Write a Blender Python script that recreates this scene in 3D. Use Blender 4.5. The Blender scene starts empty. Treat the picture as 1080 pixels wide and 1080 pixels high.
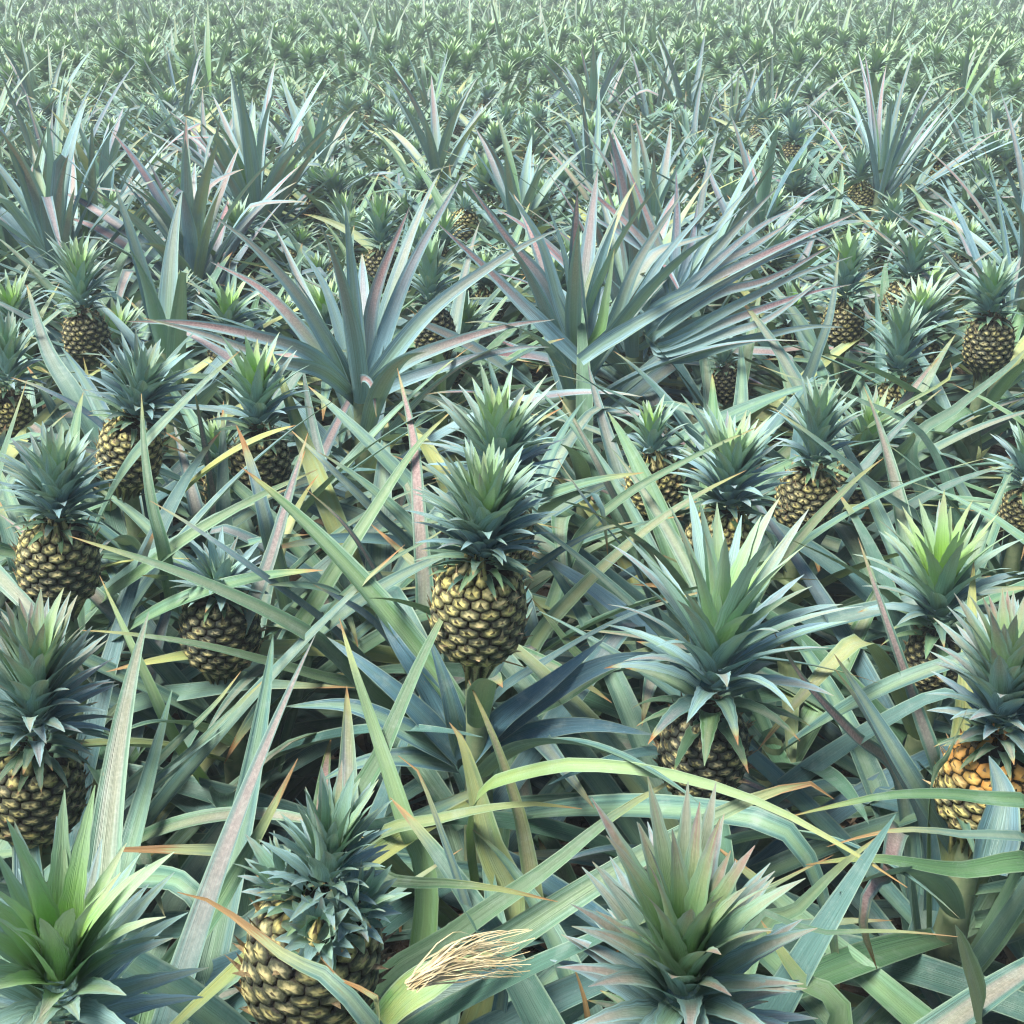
import bpy, math, random
import numpy as np
from mathutils import Matrix, Vector, Quaternion

rng = np.random.default_rng(7)
random.seed(7)
S = bpy.context.scene
COL = S.collection
R_ = math.radians
GOLD = math.pi * (3 - math.sqrt(5))

# ------------------------------------------------------------------ camera
CAM_Z, PITCH, FPX = 1.45, R_(27.0), 1158.0
cam = bpy.data.cameras.new("camera"); cob = bpy.data.objects.new("camera", cam); COL.objects.link(cob)
cob.location = (0, 0, CAM_Z); cob.rotation_euler = (math.pi / 2 - PITCH, 0, 0)
cam.sensor_width = 36; cam.sensor_fit = 'HORIZONTAL'; cam.lens = 36 * FPX / 1080
cam.clip_start = 0.02; cam.clip_end = 2000
S.camera = cob
CF = np.array([0, math.cos(PITCH), -math.sin(PITCH)]); CU = np.array([0, math.sin(PITCH), math.cos(PITCH)])
CR = np.array([1.0, 0, 0]); CP = np.array([0, 0, CAM_Z])

def ray(x, y):
    return CF + CR * (x - 540) / FPX + CU * (540 - y) / FPX
def at_depth(x, y, d):
    return CP + ray(x, y) * d
def at_height(x, y, z):
    r = ray(x, y)
    return CP + r * (z - CAM_Z) / r[2]
def project(P):
    q = np.asarray(P) - CP
    d = q @ CF
    dd = np.where(d > 1e-3, d, 1e-3)
    return 540 + FPX * (q @ CR) / dd, 540 - FPX * (q @ CU) / dd, d

# ------------------------------------------------------------------ mesh building
def make_mesh(name, V, quads, tris, mats, A=None, B=None, fmat=None):
    me = bpy.data.meshes.new(name)
    V = np.ascontiguousarray(V, dtype=np.float32)
    nq = 0 if quads is None else len(quads); nt = 0 if tris is None else len(tris)
    idx = []
    if nq: idx.append(np.asarray(quads, dtype=np.int32).ravel())
    if nt: idx.append(np.asarray(tris, dtype=np.int32).ravel())
    idx = np.concatenate(idx)
    me.vertices.add(len(V)); me.vertices.foreach_set("co", V.ravel())
    me.loops.add(len(idx)); me.loops.foreach_set("vertex_index", idx)
    me.polygons.add(nq + nt)
    st = np.concatenate([np.arange(nq) * 4, nq * 4 + np.arange(nt) * 3]).astype(np.int32)
    me.polygons.foreach_set("loop_start", st)
    for m in mats: me.materials.append(m)
    if fmat is not None: me.polygons.foreach_set("material_index", np.asarray(fmat, dtype=np.int32))
    for nm, D in (("A", A), ("B", B)):
        if D is not None:
            a = me.attributes.new(nm, 'FLOAT_COLOR', 'POINT')
            a.data.foreach_set("color", np.ascontiguousarray(D, dtype=np.float32).ravel())
    me.update(calc_edges=True)
    return me

def grid_faces(L, n, m):
    """quads of L separate n x m grids"""
    i = np.arange(n - 1)[:, None] * m + np.arange(m - 1)[None, :]
    q = np.stack([i, i + 1, i + m + 1, i + m], -1).reshape(-1, 4)
    return (q[None] + (np.arange(L) * n * m)[:, None, None]).reshape(-1, 4)

def norm(v):
    return v / np.maximum(np.linalg.norm(v, axis=-1, keepdims=True), 1e-9)

def arr(v, L):
    return np.broadcast_to(np.asarray(v, dtype=float), (L,)).copy()

def blade_surface(C, width, gutter, roll, m, teeth=0.0, taper=1.5, side0=None, basew=0.8, fold=None, upv=(0, 0, 1.0)):
    """sweep a guttered leaf section along centre lines C (L,n,3) -> (L,n,m,3), u, v"""
    L, n, _ = C.shape
    T = np.gradient(C, axis=1); T = norm(T)
    up = norm(np.array(upv, float))
    Sd = np.cross(T, np.broadcast_to(up, T.shape))
    ln = np.linalg.norm(Sd, axis=-1, keepdims=True)
    if side0 is None:
        h = C[:, -1] - C[:, 0]; h[:, 2] = 0
        side0 = norm(np.cross(h, up))
    Sd = norm(Sd + side0[:, None, :] * 0.35)
    Sd = norm(Sd - T * np.sum(Sd * T, -1, keepdims=True))
    N = np.cross(Sd, T)
    s = np.linspace(0, 1, n)
    w = (basew + (1 - basew) * np.clip(s / 0.22, 0, 1)) * np.minimum(1, (1 - s) * taper) ** 0.78
    w = w[None, :] * width[:, None] * 0.5
    if teeth > 0:
        jag = np.where(np.arange(n) % 2 == 0, 1.0, -1.0) * teeth
        w = w * (1 + jag[None, :] * (s[None, :] > 0.08))
        w[:, -1] = 0
    w = np.maximum(w, 0.0003)
    u = np.linspace(-1, 1, m)
    ro = roll[:, None] * s[None, :] if roll.ndim == 1 else roll
    cs, sn = np.cos(ro)[..., None], np.sin(ro)[..., None]
    S2 = Sd * cs + N * sn; N2 = -Sd * sn + N * cs
    g = gutter[:, None] * (1 - 0.55 * s[None, :])
    ang = np.clip(g, 0, 1.5)
    # circular-arc section: lateral sin(ang*u)/ang, lift (1-cos)/ang
    a = np.maximum(ang, 0.02)[..., None] * u
    lat = np.sin(a) / np.maximum(ang, 0.02)[..., None]
    lift = (1 - np.cos(a)) / np.maximum(ang, 0.02)[..., None]
    if fold is not None:
        lift = lift + fold[:, None, None] * np.abs(u)
    P = C[:, :, None, :] + S2[:, :, None, :] * (w[..., None] * lat)[..., None] + N2[:, :, None, :] * (w[..., None] * lift)[..., None]
    U = np.broadcast_to(u, (L, n, m)); Vv = np.broadcast_to(s[None, :, None], (L, n, m))
    return P, U, Vv

def centre_lines(base, az, el0, length, droop, bend, n, p=1.4, kink=None, kpos=None):
    L = len(az)
    s = np.linspace(0, 1, n)
    sm = (s[1:] + s[:-1]) / 2
    el = el0[:, None] - droop[:, None] * sm[None, :] ** p
    if kink is not None:
        el = el - kink[:, None] / (1 + np.exp(-(sm[None, :] - kpos[:, None]) * 45))
    el = np.clip(el, -1.5, 1.55)
    a = az[:, None] + bend[:, None] * sm[None, :]
    st = length[:, None] / (n - 1)
    d = np.stack([np.cos(el) * np.cos(a), np.cos(el) * np.sin(a), np.sin(el)], -1) * st[..., None]
    return np.concatenate([base[:, None, :], base[:, None, :] + np.cumsum(d, 1)], 1)

class Leaves:
    """collects leaves, then builds one mesh"""
    def __init__(s): s.P = []; s.Q = []; s.A = []; s.B = []; s.k = 0
    def add(s, P, U, V, rnd, young, purple, dry, green, yellow):
        L, n, m, _ = P.shape
        e = lambda q: np.broadcast_to(np.asarray(q, dtype=float).reshape(-1, 1, 1), (L, n, m))
        s.P.append(P.reshape(-1, 3))
        s.A.append(np.stack([U * .5 + .5, V, e(rnd), e(young)], -1).reshape(-1, 4))
        s.B.append(np.stack([e(purple), e(dry), e(green), e(yellow)], -1).reshape(-1, 4))
        s.Q.append(grid_faces(L, n, m) + s.k); s.k += L * n * m
    def mesh(s, name):
        return make_mesh(name, np.concatenate(s.P), np.concatenate(s.Q), None, [M_LEAF], np.concatenate(s.A), np.concatenate(s.B))

# ------------------------------------------------------------------ materials
def nodes_of(name):
    m = bpy.data.materials.new(name); m.use_nodes = True
    nt = m.node_tree; nt.nodes.clear()
    return m, nt, nt.nodes.new, nt.links.new

class G:
    def __init__(s, nt): s.nt = nt
    def n(s, t, **k):
        x = s.nt.nodes.new(t)
        for a, b in k.items(): setattr(x, a, b)
        return x
    def put(s, sock, v):
        if hasattr(v, 'is_output') or isinstance(v, bpy.types.NodeSocket): s.nt.links.new(v, sock)
        else: sock.default_value = v
    def math(s, op, a, b=None, c=None, clamp=False):
        x = s.n('ShaderNodeMath', operation=op, use_clamp=clamp)
        s.put(x.inputs[0], a)
        if b is not None: s.put(x.inputs[1], b)
        if c is not None: s.put(x.inputs[2], c)
        return x.outputs[0]
    def mix(s, f, a, b, blend='MIX'):
        x = s.n('ShaderNodeMix', data_type='RGBA', blend_type=blend)
        s.put(x.inputs[0], f); 
        s.put(x.inputs[6], a if not isinstance(a, tuple) else (*a, 1)); s.put(x.inputs[7], b if not isinstance(b, tuple) else (*b, 1))
        return x.outputs[2]
    def step(s, v, lo, hi):
        x = s.n('ShaderNodeMapRange', interpolation_type='SMOOTHSTEP')
        s.put(x.inputs[0], v); s.put(x.inputs[1], lo); s.put(x.inputs[2], hi)
        return x.outputs[0]
    def noise(s, vec, scale, detail=2, rough=.5):
        x = s.n('ShaderNodeTexNoise'); s.put(x.inputs['Vector'], vec)
        x.inputs['Scale'].default_value = scale; x.inputs['Detail'].default_value = detail; x.inputs['Roughness'].default_value = rough
        return x.outputs['Fac']
    def xyz(s, x, y, z):
        c = s.n('ShaderNodeCombineXYZ'); s.put(c.inputs[0], x); s.put(c.inputs[1], y); s.put(c.inputs[2], z)
        return c.outputs[0]

def leaf_material():
    m, nt, _, _ = nodes_of("pineapple_leaf"); g = G(nt)
    out = g.n('ShaderNodeOutputMaterial')
    def attr(nm):
        a = g.n('ShaderNodeAttribute', attribute_name=nm); sp = g.n('ShaderNodeSeparateColor')
        nt.links.new(a.outputs['Color'], sp.inputs[0])
        return sp.outputs[0], sp.outputs[1], sp.outputs[2], a.outputs['Alpha']
    u01, v, rnd, young = attr("A"); purple, dry, green, yellow = attr("B")
    oi = g.n('ShaderNodeObjectInfo'); orand = oi.outputs['Random']
    u = g.math('MULTIPLY_ADD', u01, 2.0, -1.0); au = g.math('ABSOLUTE', u)
    seed = g.math('ADD', g.math('MULTIPLY', rnd, 37.0), g.math('MULTIPLY', orand, 91.0))
    streak = g.noise(g.xyz(g.math('MULTIPLY', u, 3.0), g.math('MULTIPLY', v, 1.3), seed), 1.0, 3)
    fine = g.noise(g.xyz(g.math('MULTIPLY', u, 16.0), g.math('MULTIPLY', v, 2.0), seed), 1.0, 2)
    patch = g.noise(g.xyz(g.math('MULTIPLY', u, .8), g.math('MULTIPLY', v, 3.2), seed), 1.0, 3)
    tc = g.n('ShaderNodeTexCoord')
    speck = g.noise(tc.outputs['Object'], 260.0, 2, .6)
    # body colour: waxy blue -> grey green -> green
    c = g.mix(g.math('MULTIPLY', green, -1.0, clamp=True), g.mix(g.math('MAXIMUM', green, 0.0), BLUE, GREEN), WAX)
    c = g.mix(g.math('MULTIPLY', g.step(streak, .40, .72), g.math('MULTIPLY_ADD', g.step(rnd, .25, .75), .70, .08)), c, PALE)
    c = g.mix(g.math('MULTIPLY', g.step(fine, .42, .72), .5), c, g.mix(g.math('MAXIMUM', green, 0.0), (.03, .065, .08), (.03, .075, .018)))
    fib = g.noise(g.xyz(g.math('MULTIPLY', u, 24.0), g.math('MULTIPLY', v, 3.0), seed), 1.0, 2)
    c = g.mix(g.math('MULTIPLY', g.step(fib, .48, .68), .5), c, (.028, .062, .058))
    # paler channel along the middle, deeper green flanks
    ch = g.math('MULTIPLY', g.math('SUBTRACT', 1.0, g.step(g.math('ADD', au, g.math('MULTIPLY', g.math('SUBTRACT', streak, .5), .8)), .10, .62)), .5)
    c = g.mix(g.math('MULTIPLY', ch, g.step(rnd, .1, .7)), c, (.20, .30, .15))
    # reddish-purple band running down the middle of sun-tanned leaves
    band = g.math('MULTIPLY', g.step(g.math('ADD', g.math('SUBTRACT', 1.0, au), g.math('MULTIPLY', g.math('SUBTRACT', streak, .5), 1.2)), .15, .7), g.step(v, .20, .7))
    pf = g.math('MULTIPLY', g.math('MULTIPLY', band, purple), 1.0, clamp=True)
    pcol = g.mix(g.step(speck, .35, .7), (.23, .12, .135), (.35, .225, .225))
    c = g.mix(g.math('MULTIPLY', pf, 1.0), c, pcol)
    # young heart leaves
    yc = g.mix(g.step(v, .25, .75), (.22, .44, .045), (.33, .50, .22))
    yc = g.mix(g.math('MULTIPLY', g.step(fine, .4, .75), .4), yc, (.34, .52, .22))
    yc = g.mix(g.math('MULTIPLY', g.math('MULTIPLY', purple, g.step(v, .55, .92)), g.step(streak, .3, .55)), yc, (.34, .20, .17))
    c = g.mix(young, c, yc)
    # yellowing patches
    yel = g.math('MULTIPLY', yellow, g.step(g.math('ADD', patch, g.math('MULTIPLY', yellow, .25)), .42, .68))
    c = g.mix(yel, c, g.mix(g.step(streak, .3, .7), (.34, .33, .10), (.26, .31, .11)))
    # pale margin
    c = g.mix(g.math('MULTIPLY', g.step(au, .86, .98), .55), c, (.26, .34, .24))
    # fine waxy specks and small scars
    c = g.mix(g.math('MULTIPLY', g.step(speck, .62, .8), .16), c, (.45, .5, .46))
    scar = g.noise(g.xyz(g.math('MULTIPLY', u, 3.0), g.math('MULTIPLY', v, 24.0), seed), 1.0, 2)
    c = g.mix(g.math('MULTIPLY', g.step(scar, .74, .80), .55), c, (.22, .15, .07))
    dust = g.noise(tc.outputs['Object'], 38.0, 4, .65)
    c = g.mix(g.math('MULTIPLY', g.step(dust, .5, .75), .28), c, (.30, .36, .33))
    # back of the leaf: silvery scales
    geo = g.n('ShaderNodeNewGeometry')
    bk = g.mix(g.math('MULTIPLY', g.step(fine, .3, .8), .6), c, (.19, .29, .285))
    c = g.mix(g.math('MULTIPLY', g.math('MULTIPLY', geo.outputs['Backfacing'], .6), g.math('SUBTRACT', 1.0, g.math('MULTIPLY', young, .8))), c, bk)
    # dried tip
    tipn = g.math('ADD', v, g.math('MULTIPLY', g.math('SUBTRACT', streak, .5), .10))
    tipn = g.math('ADD', tipn, g.math('MULTIPLY', g.step(au, .5, 1.0), .02))
    lo = g.math('SUBTRACT', 1.005, g.math('MULTIPLY', dry, .24))
    tf = g.step(tipn, lo, g.math('ADD', lo, .03))
    yf = g.step(tipn, g.math('SUBTRACT', lo, .10), lo)
    has = g.step(dry, .05, .2)
    c = g.mix(g.math('MULTIPLY', g.math('MULTIPLY', yf, has), .5), c, (.36, .33, .10))
    tcol = g.mix(g.step(patch, .35, .65), (.22, .10, .035), (.33, .19, .08))
    c = g.mix(g.math('MULTIPLY', tf, has), c, tcol)
    # plant to plant difference
    c = g.mix(g.math('MULTIPLY', orand, .25), c, (.09, .18, .10))
    bs = g.n('ShaderNodeBsdfPrincipled')
    nt.links.new(c, bs.inputs['Base Color'])
    g.put(bs.inputs['Roughness'], g.math('MULTIPLY_ADD', fine, .25, .38))
    bs.inputs['Specular IOR Level'].default_value = .42
    bp = g.n('ShaderNodeBump'); bp.inputs['Strength'].default_value = .5; bp.inputs['Distance'].default_value = .0025
    nt.links.new(g.math('ADD', g.math('ADD', fine, fib), g.math('MULTIPLY', streak, 1.5)), bp.inputs['Height'])
    nt.links.new(bp.outputs[0], bs.inputs['Normal'])
    tr = g.n('ShaderNodeBsdfTranslucent')
    nt.links.new(g.mix(.5, c, (.22, .36, .08)), tr.inputs['Color'])
    mx = g.n('ShaderNodeMixShader'); mx.inputs[0].default_value = .09
    nt.links.new(bs.outputs[0], mx.inputs[1]); nt.links.new(tr.outputs[0], mx.inputs[2])
    nt.links.new(mx.outputs[0], out.inputs[0])
    return m

BLUE = (.052, .128, .180); GREEN = (.066, .155, .055); WAX = (.235, .40, .47); PALE = (.20, .36, .265)

def fruit_material():
    m, nt, _, _ = nodes_of("pineapple_rind"); g = G(nt)
    out = g.n('ShaderNodeOutputMaterial')
    a = g.n('ShaderNodeAttribute', attribute_name="A"); sp = g.n('ShaderNodeSeparateColor')
    nt.links.new(a.outputs['Color'], sp.inputs[0])
    r, star, rnd = sp.outputs; spike = a.outputs['Alpha']
    b = g.n('ShaderNodeAttribute', attribute_name="B"); sb = g.n('ShaderNodeSeparateColor')
    nt.links.new(b.outputs['Color'], sb.inputs[0])
    ripe, hgt, _x = sb.outputs
    tc = g.n('ShaderNodeTexCoord')
    n1 = g.noise(tc.outputs['Object'], 160.0, 3, .6); n2 = g.noise(tc.outputs['Object'], 520.0, 2, .6)
    rn = g.math('ADD', r, g.math('MULTIPLY', g.math('SUBTRACT', n1, .5), .75))
    rs = g.math('SUBTRACT', g.math('ADD', rn, g.math('MULTIPLY', star, .34)), g.math('MULTIPLY', ripe, .30))
    shell = g.mix(ripe, (.026, .032, .024), (.11, .11, .04))
    shell = g.mix(g.math('MULTIPLY', g.step(n2, .4, .7), .35), shell, g.mix(ripe, (.08, .09, .065), (.32, .28, .09)))
    heart = g.mix(ripe, (.40, .36, .16), (.64, .54, .16))
    heart = g.mix(g.math('MULTIPLY', g.step(rnd, .4, .9), .45), heart, (.40, .35, .24))
    c = g.mix(g.step(rs, .04, .55), g.mix(.25, heart, shell), shell)
    c = g.mix(g.math('MULTIPLY', _x, .85), c, g.mix(n1, (.50, .17, .03), (.42, .27, .07)))
    c = g.mix(g.step(rn, .78, .95), c, g.mix(ripe, (.018, .018, .016), (.05, .035, .012)))
    c = g.mix(g.math('MULTIPLY', spike, 1.0), c, g.mix(g.step(n1, .35, .65), (.40, .30, .17), (.16, .11, .06)))
    bs = g.n('ShaderNodeBsdfPrincipled'); nt.links.new(c, bs.inputs['Base Color'])
    bs.inputs['Roughness'].default_value = .7; bs.inputs['Specular IOR Level'].default_value = .25
    bp = g.n('ShaderNodeBump'); bp.inputs['Strength'].default_value = .5; bp.inputs['Distance'].default_value = .0015
    nt.links.new(n2, bp.inputs['Height']); nt.links.new(bp.outputs[0], bs.inputs['Normal'])
    nt.links.new(bs.outputs[0], out.inputs[0])
    return m

def soil_material():
    m, nt, _, _ = nodes_of("dark_soil"); g = G(nt)
    out = g.n('ShaderNodeOutputMaterial'); tc = g.n('ShaderNodeTexCoord')
    n1 = g.noise(tc.outputs['Object'], 9.0, 6, .6); n2 = g.noise(tc.outputs['Object'], 70.0, 4, .6)
    c = g.mix(g.step(n1, .35, .7), (.032, .024, .018), (.085, .058, .036))
    c = g.mix(g.math('MULTIPLY', g.step(n2, .5, .75), .5), c, (.13, .095, .06))
    bs = g.n('ShaderNodeBsdfPrincipled'); nt.links.new(c, bs.inputs['Base Color']); bs.inputs['Roughness'].default_value = .9
    bp = g.n('ShaderNodeBump'); bp.inputs['Strength'].default_value = .8; bp.inputs['Distance'].default_value = .02
    nt.links.new(n2, bp.inputs['Height']); nt.links.new(bp.outputs[0], bs.inputs['Normal'])
    nt.links.new(bs.outputs[0], out.inputs[0])
    return m

def plain_material(name, c1, c2, scale, rough=.8):
    m, nt, _, _ = nodes_of(name); g = G(nt)
    out = g.n('ShaderNodeOutputMaterial'); tc = g.n('ShaderNodeTexCoord')
    n1 = g.noise(tc.outputs['Object'], scale, 4, .6)
    bs = g.n('ShaderNodeBsdfPrincipled'); nt.links.new(g.mix(g.step(n1, .3, .7), c1, c2), bs.inputs['Base Color'])
    bs.inputs['Roughness'].default_value = rough
    nt.links.new(bs.outputs[0], out.inputs[0])
    return m

M_LEAF = leaf_material(); M_FRUIT = fruit_material(); M_SOIL = soil_material()
M_LITTER = plain_material("dead_leaf", (.11, .07, .045), (.26, .19, .12), 30)
M_STALK = plain_material("stalk_green", (.10, .15, .08), (.17, .20, .11), 60, .6)
M_STRAW = plain_material("straw_fibre", (.34, .26, .13), (.46, .39, .24), 90, .8)

# ------------------------------------------------------------------ plant pieces
def gen_rosette(r, n, el, length, width, z0, z1, fruiting, purple, green, yellow, seg, msec, bearing=None, lean=None, droop=(.35, 1.15), dry=.35):
    """returns the parameters and centre lines of a rosette's leaves in plant space"""
    t = (np.arange(n) + r.random(n) * .6) / n              # 0 outer/lower .. 1 inner/upper
    az = np.arange(n) * GOLD + r.random() * 6.28 + r.normal(0, .18, n)
    e = R_(el[0]) + (R_(el[1]) - R_(el[0])) * t ** .9 + r.normal(0, .09, n)
    Ln = length * (.72 + .42 * np.sin(np.pi * np.clip(t * .75 + .18, 0, 1))) * r.uniform(.78, 1.12, n)
    W = width * r.uniform(.8, 1.12, n) * (1 - .18 * t)
    dr = r.uniform(droop[0], droop[1], n) * (1.15 - .55 * t)
    bd = r.normal(0, .22, n)
    rad = .045 * (1 - t) + .018
    base = np.stack([np.cos(az) * rad, np.sin(az) * rad, z0 + (z1 - z0) * t], -1)
    kk = np.where(r.random(n) < .10, r.uniform(.6, 1.7, n), 0.0); kp = r.uniform(.55, .85, n)
    if lean is not None:
        e = e - lean[1] * np.cos(az - lean[0]); bd = bd - .5 * lean[1] * np.sin(az - lean[0])
    C = centre_lines(base, az, e, Ln, dr, bd, seg, 1.5, kk, kp)
    d = dict(C=C, W=W, g=r.uniform(.55, 1.15, n), roll=r.normal(0, .45, n), rnd=r.random(n) * (.4 + .6 * np.clip(t * 1.4, 0, 1)), young=np.clip((t - .93) * 8, 0, .6) * (0 if fruiting else 1),  # lower leaves less pale: older leaf tone, plus gap shade put into the colour
             purple=np.clip(r.normal(purple, .3, n), 0, 1), dry=np.where(r.random(n) < .8, r.uniform(.1, dry * 2, n), 0) * (1 - .5 * t),
             green=np.clip(r.normal(green, .28, n), -1, 1), yellow=np.where(r.random(n) < yellow, r.uniform(.35, 1, n), 0))
    return d

def leaves_from(d, keep, msec, out, off=None, taper=1.55):
    C = d['C'][keep]
    if len(C) == 0: return
    if off is not None: C = C + off
    P, U, V = blade_surface(C, d['W'][keep], d['g'][keep], d['roll'][keep], msec, taper=taper, basew=.85)
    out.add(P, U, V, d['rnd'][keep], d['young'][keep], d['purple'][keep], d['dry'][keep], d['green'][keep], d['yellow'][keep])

def gen_crown(r, n=64, H=.19, W=.17, bright=.6, purple=.2, long=0.0, seg=9, msec=5, teeth=.06, flat=0.0, yellowtip=.35, out=None, M=None, blue=0.0, wide=1.0):
    t = (np.arange(n) + r.random(n) * .5) / n
    az = np.arange(n) * GOLD + r.random() * 6.28 + r.normal(0, .1, n)
    tt = np.clip(t, 0, 1)
    el = R_(-14) + R_(94 - 14 * long) * tt ** (.76 + .2 * flat) + r.normal(0, .10, n)
    La = H * (.58 - .26 * long - .2 * flat)
    # leaf length: short skirt at the bottom, longest above the middle
    reach = W / 2 * np.interp(tt, [0, .15, .35, .6, .8, 1], [.50, .70, .92, 1.0, .68, .30])
    Lh = np.clip(reach / np.clip(np.cos(np.clip(el * .8, 0, 1.4)), .25, 1), 0, .75 * H + .02 + long * .1)
    Lh = np.where(tt > .8, np.minimum(Lh * 1.6, H * .5), Lh)
    L = Lh * r.uniform(.88, 1.1, n)
    rad = .021 * (1 - .6 * tt)
    base = np.stack([np.cos(az) * rad, np.sin(az) * rad, La * tt ** .95], -1)
    dr = (1.05 - .75 * tt) * r.uniform(.6, 1.3, n)
    C = centre_lines(base, az, el + dr * .45, L, dr, r.normal(0, .12, n), seg, 1.1)
    wd = np.clip(L * .27, .013, .030) * r.uniform(.9, 1.12, n) * (1 - .12 * long) * wide
    hs = H / np.percentile(C[:, -1, 2], 98); C = C * np.array([1, 1, np.clip(hs, .8, 1.3)])
    side = np.stack([np.sin(az), -np.cos(az), 0 * az], -1)
    P, U, V = blade_surface(C, wd, r.uniform(.6, 1.05, n), r.normal(0, .15, n), msec, teeth=teeth, taper=1.25, side0=side, basew=.95)
    young = .28 * np.clip((t - .4) / .2, 0, 1) * bright + .8 * np.clip((t - .70 + .10 * long) / .16, 0, 1) * bright * r.uniform(.7, 1.1, n)
    low = np.clip((.34 - t) / .25, 0, 1)
    if M is not None: P = P @ M[:3, :3].T + M[:3, 3]
    out.add(P, U, V, r.random(n), np.clip(young, 0, 1), np.clip(r.normal(purple, .2, n) * (.3 + .8 * t), 0, 1),
            np.where(low > .2, r.uniform(0, yellowtip * 1.6, n), np.where(r.random(n) < .35, .12, 0)), np.clip(np.where(low > .25, low * .9, -.95 - blue) + r.normal(0, .15, n), -1, 1), low * .05)

def gen_fruit(r, dia=.115, H=.145, ripe=.4, topripe=.35, per=13.5, rows=10.2, spikes=True, rings=5, orange=0.0, name="fruit"):
    R0 = dia / 2
    def prof(t):
        t = np.clip(t, 0, 1)
        return R0 * (np.clip(1 - np.abs(2 * t - 1) ** 3.2, 0, 1) ** .5 * .72 + .28) * (1.03 - .10 * t)
    N = int(per * rows); i = np.arange(N) + .5
    dt = 1.0 / rows; th0 = 2 * np.pi * i / per; tt0 = i / per * dt * .985 + .005
    K = 12
    ang = np.arange(K) * 2 * np.pi / K + np.pi / K * 0
    hexr = (math.sqrt(3) / 2) / np.cos(((ang + np.pi / 6) % (np.pi / 3)) - np.pi / 6)
    rr = np.array([1.0, .93, .76, .46, .17]) if rings == 5 else np.array([1.0, .80, .36])
    hh = np.array([-.55, .45, .86, .92, 1.15]) if rings == 5 else np.array([-.4, .55, 1.0])
    bump = .0032 * dia / .115
    dth = 2 * np.pi / per * .5 * 1.14; dv = dt * .5 * 1.30
    V = []; A = []; B = []; Q = []; Tn = []
    nr = len(rr); per_eye = nr * K + 1
    jx = r.normal(0, .05, N); jy = r.normal(0, .05, N); er = r.random(N)
    def surf(th, t, h):
        tn = np.clip(t, 0, 1); rad = prof(tn) + h
        # surface normal tilts with the profile
        e = 1e-3; sl = (prof(tn + e) - prof(tn - e)) / (2 * e * H)
        z = tn * H - h * sl * .8
        return np.stack([np.cos(th) * rad, np.sin(th) * rad, z], -1)
    for k in range(N):
        size = 1.0
        rip = np.clip(ripe * .42 + topripe * 1.5 * max(0, tt0[k] - .5) + r.normal(0, .09), 0, 1)
        hb = bump * (1 + r.normal(0, .12))
        pts = []
        for q in range(nr):
            dx = rr[q] * hexr * np.cos(ang); dy = rr[q] * hexr * np.sin(ang)
            # gently pointed lower lip
            h = hb * hh[q] * (1 + .25 * np.sin(-ang) * (q > 0))
            pts.append(surf(th0[k] + (dx + jx[k]) * dth, tt0[k] + (dy + jy[k]) * dv, h))
            A.append(np.stack([np.full(K, rr[q]), np.cos(ang * 5 + er[k] * 6) * .5 - .1, np.full(K, er[k]), np.zeros(K)], -1))
        V += pts
        V.append(surf(np.array([th0[k] + jx[k] * dth]), np.array([tt0[k] + jy[k] * dv]), np.array([hb * 1.18])))
        A.append(np.array([[0, 0, er[k], 0]]))
        B.append(np.tile([rip, tt0[k], float(np.clip(orange * ((tt0[k] - .5) * 2.4 + r.normal(0, .15)), 0, 1)), 0], (per_eye, 1)))
        b0 = k * per_eye
        for q in range(nr - 1):
            j = np.arange(K); j2 = (j + 1) % K
            Q.append(np.stack([b0 + q * K + j, b0 + q * K + j2, b0 + (q + 1) * K + j2, b0 + (q + 1) * K + j], -1))
        j = np.arange(K); Tn.append(np.stack([b0 + (nr - 1) * K + j, b0 + (nr - 1) * K + (j + 1) % K, np.full(K, b0 + nr * K)], -1))
    cnt = N * per_eye
    if spikes:   # the dry bract of every eye
        for k in range(N):
            ln = dia * r.uniform(.09, .20); w = dia * .036
            th, t = th0[k] + jx[k] * dth, tt0[k] - dv * .25
            p0 = surf(np.array([th - w / R0]), np.array([t]), np.array([bump * .85]))[0]
            p1 = surf(np.array([th + w / R0]), np.array([t]), np.array([bump * .85]))[0]
            pm = surf(np.array([th]), np.array([t + dv * .3]), np.array([bump * 1.5]))[0]
            nrm = np.array([math.cos(th), math.sin(th), 0])
            p2 = pm + nrm * ln * r.uniform(.1, .6) + np.array([0, 0, ln * r.uniform(.2, .9)]) + r.normal(0, .12 * ln, 3)
            V.append(np.stack([p0, p1, pm, p2])); A.append(np.tile([.3, 0, er[k], 1.0], (4, 1))); B.append(np.tile([ripe, t, 0, 0], (4, 1)))
            Tn.append(np.array([[cnt, cnt + 1, cnt + 2], [cnt, cnt + 2, cnt + 3], [cnt + 1, cnt + 3, cnt + 2]])); cnt += 4
    # core body behind the eyes
    nk, na = 10, 20
    tb = np.linspace(0, 1, nk); ta = np.arange(na) * 2 * np.pi / na
    g = np.stack([surf(ta, np.full(na, x), np.full(na, -.0012)) for x in tb])
    g[0, :, :2] *= .02; g[-1, :, :2] *= .02; g = g.reshape(-1, 3)
    V.append(g); A.append(np.tile([1.0, 0, .5, 0], (len(g), 1))); B.append(np.tile([ripe * .3, .5, 0, 0], (len(g), 1)))
    for a in range(nk - 1):
        j = np.arange(na); j2 = (j + 1) % na
        Q.append(np.stack([cnt + a * na + j, cnt + a * na + j2, cnt + (a + 1) * na + j2, cnt + (a + 1) * na + j], -1))
    cnt += len(g)
    return make_mesh(name, np.concatenate(V), np.concatenate(Q), np.concatenate(Tn), [M_FRUIT], np.concatenate(A), np.concatenate(B))

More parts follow.
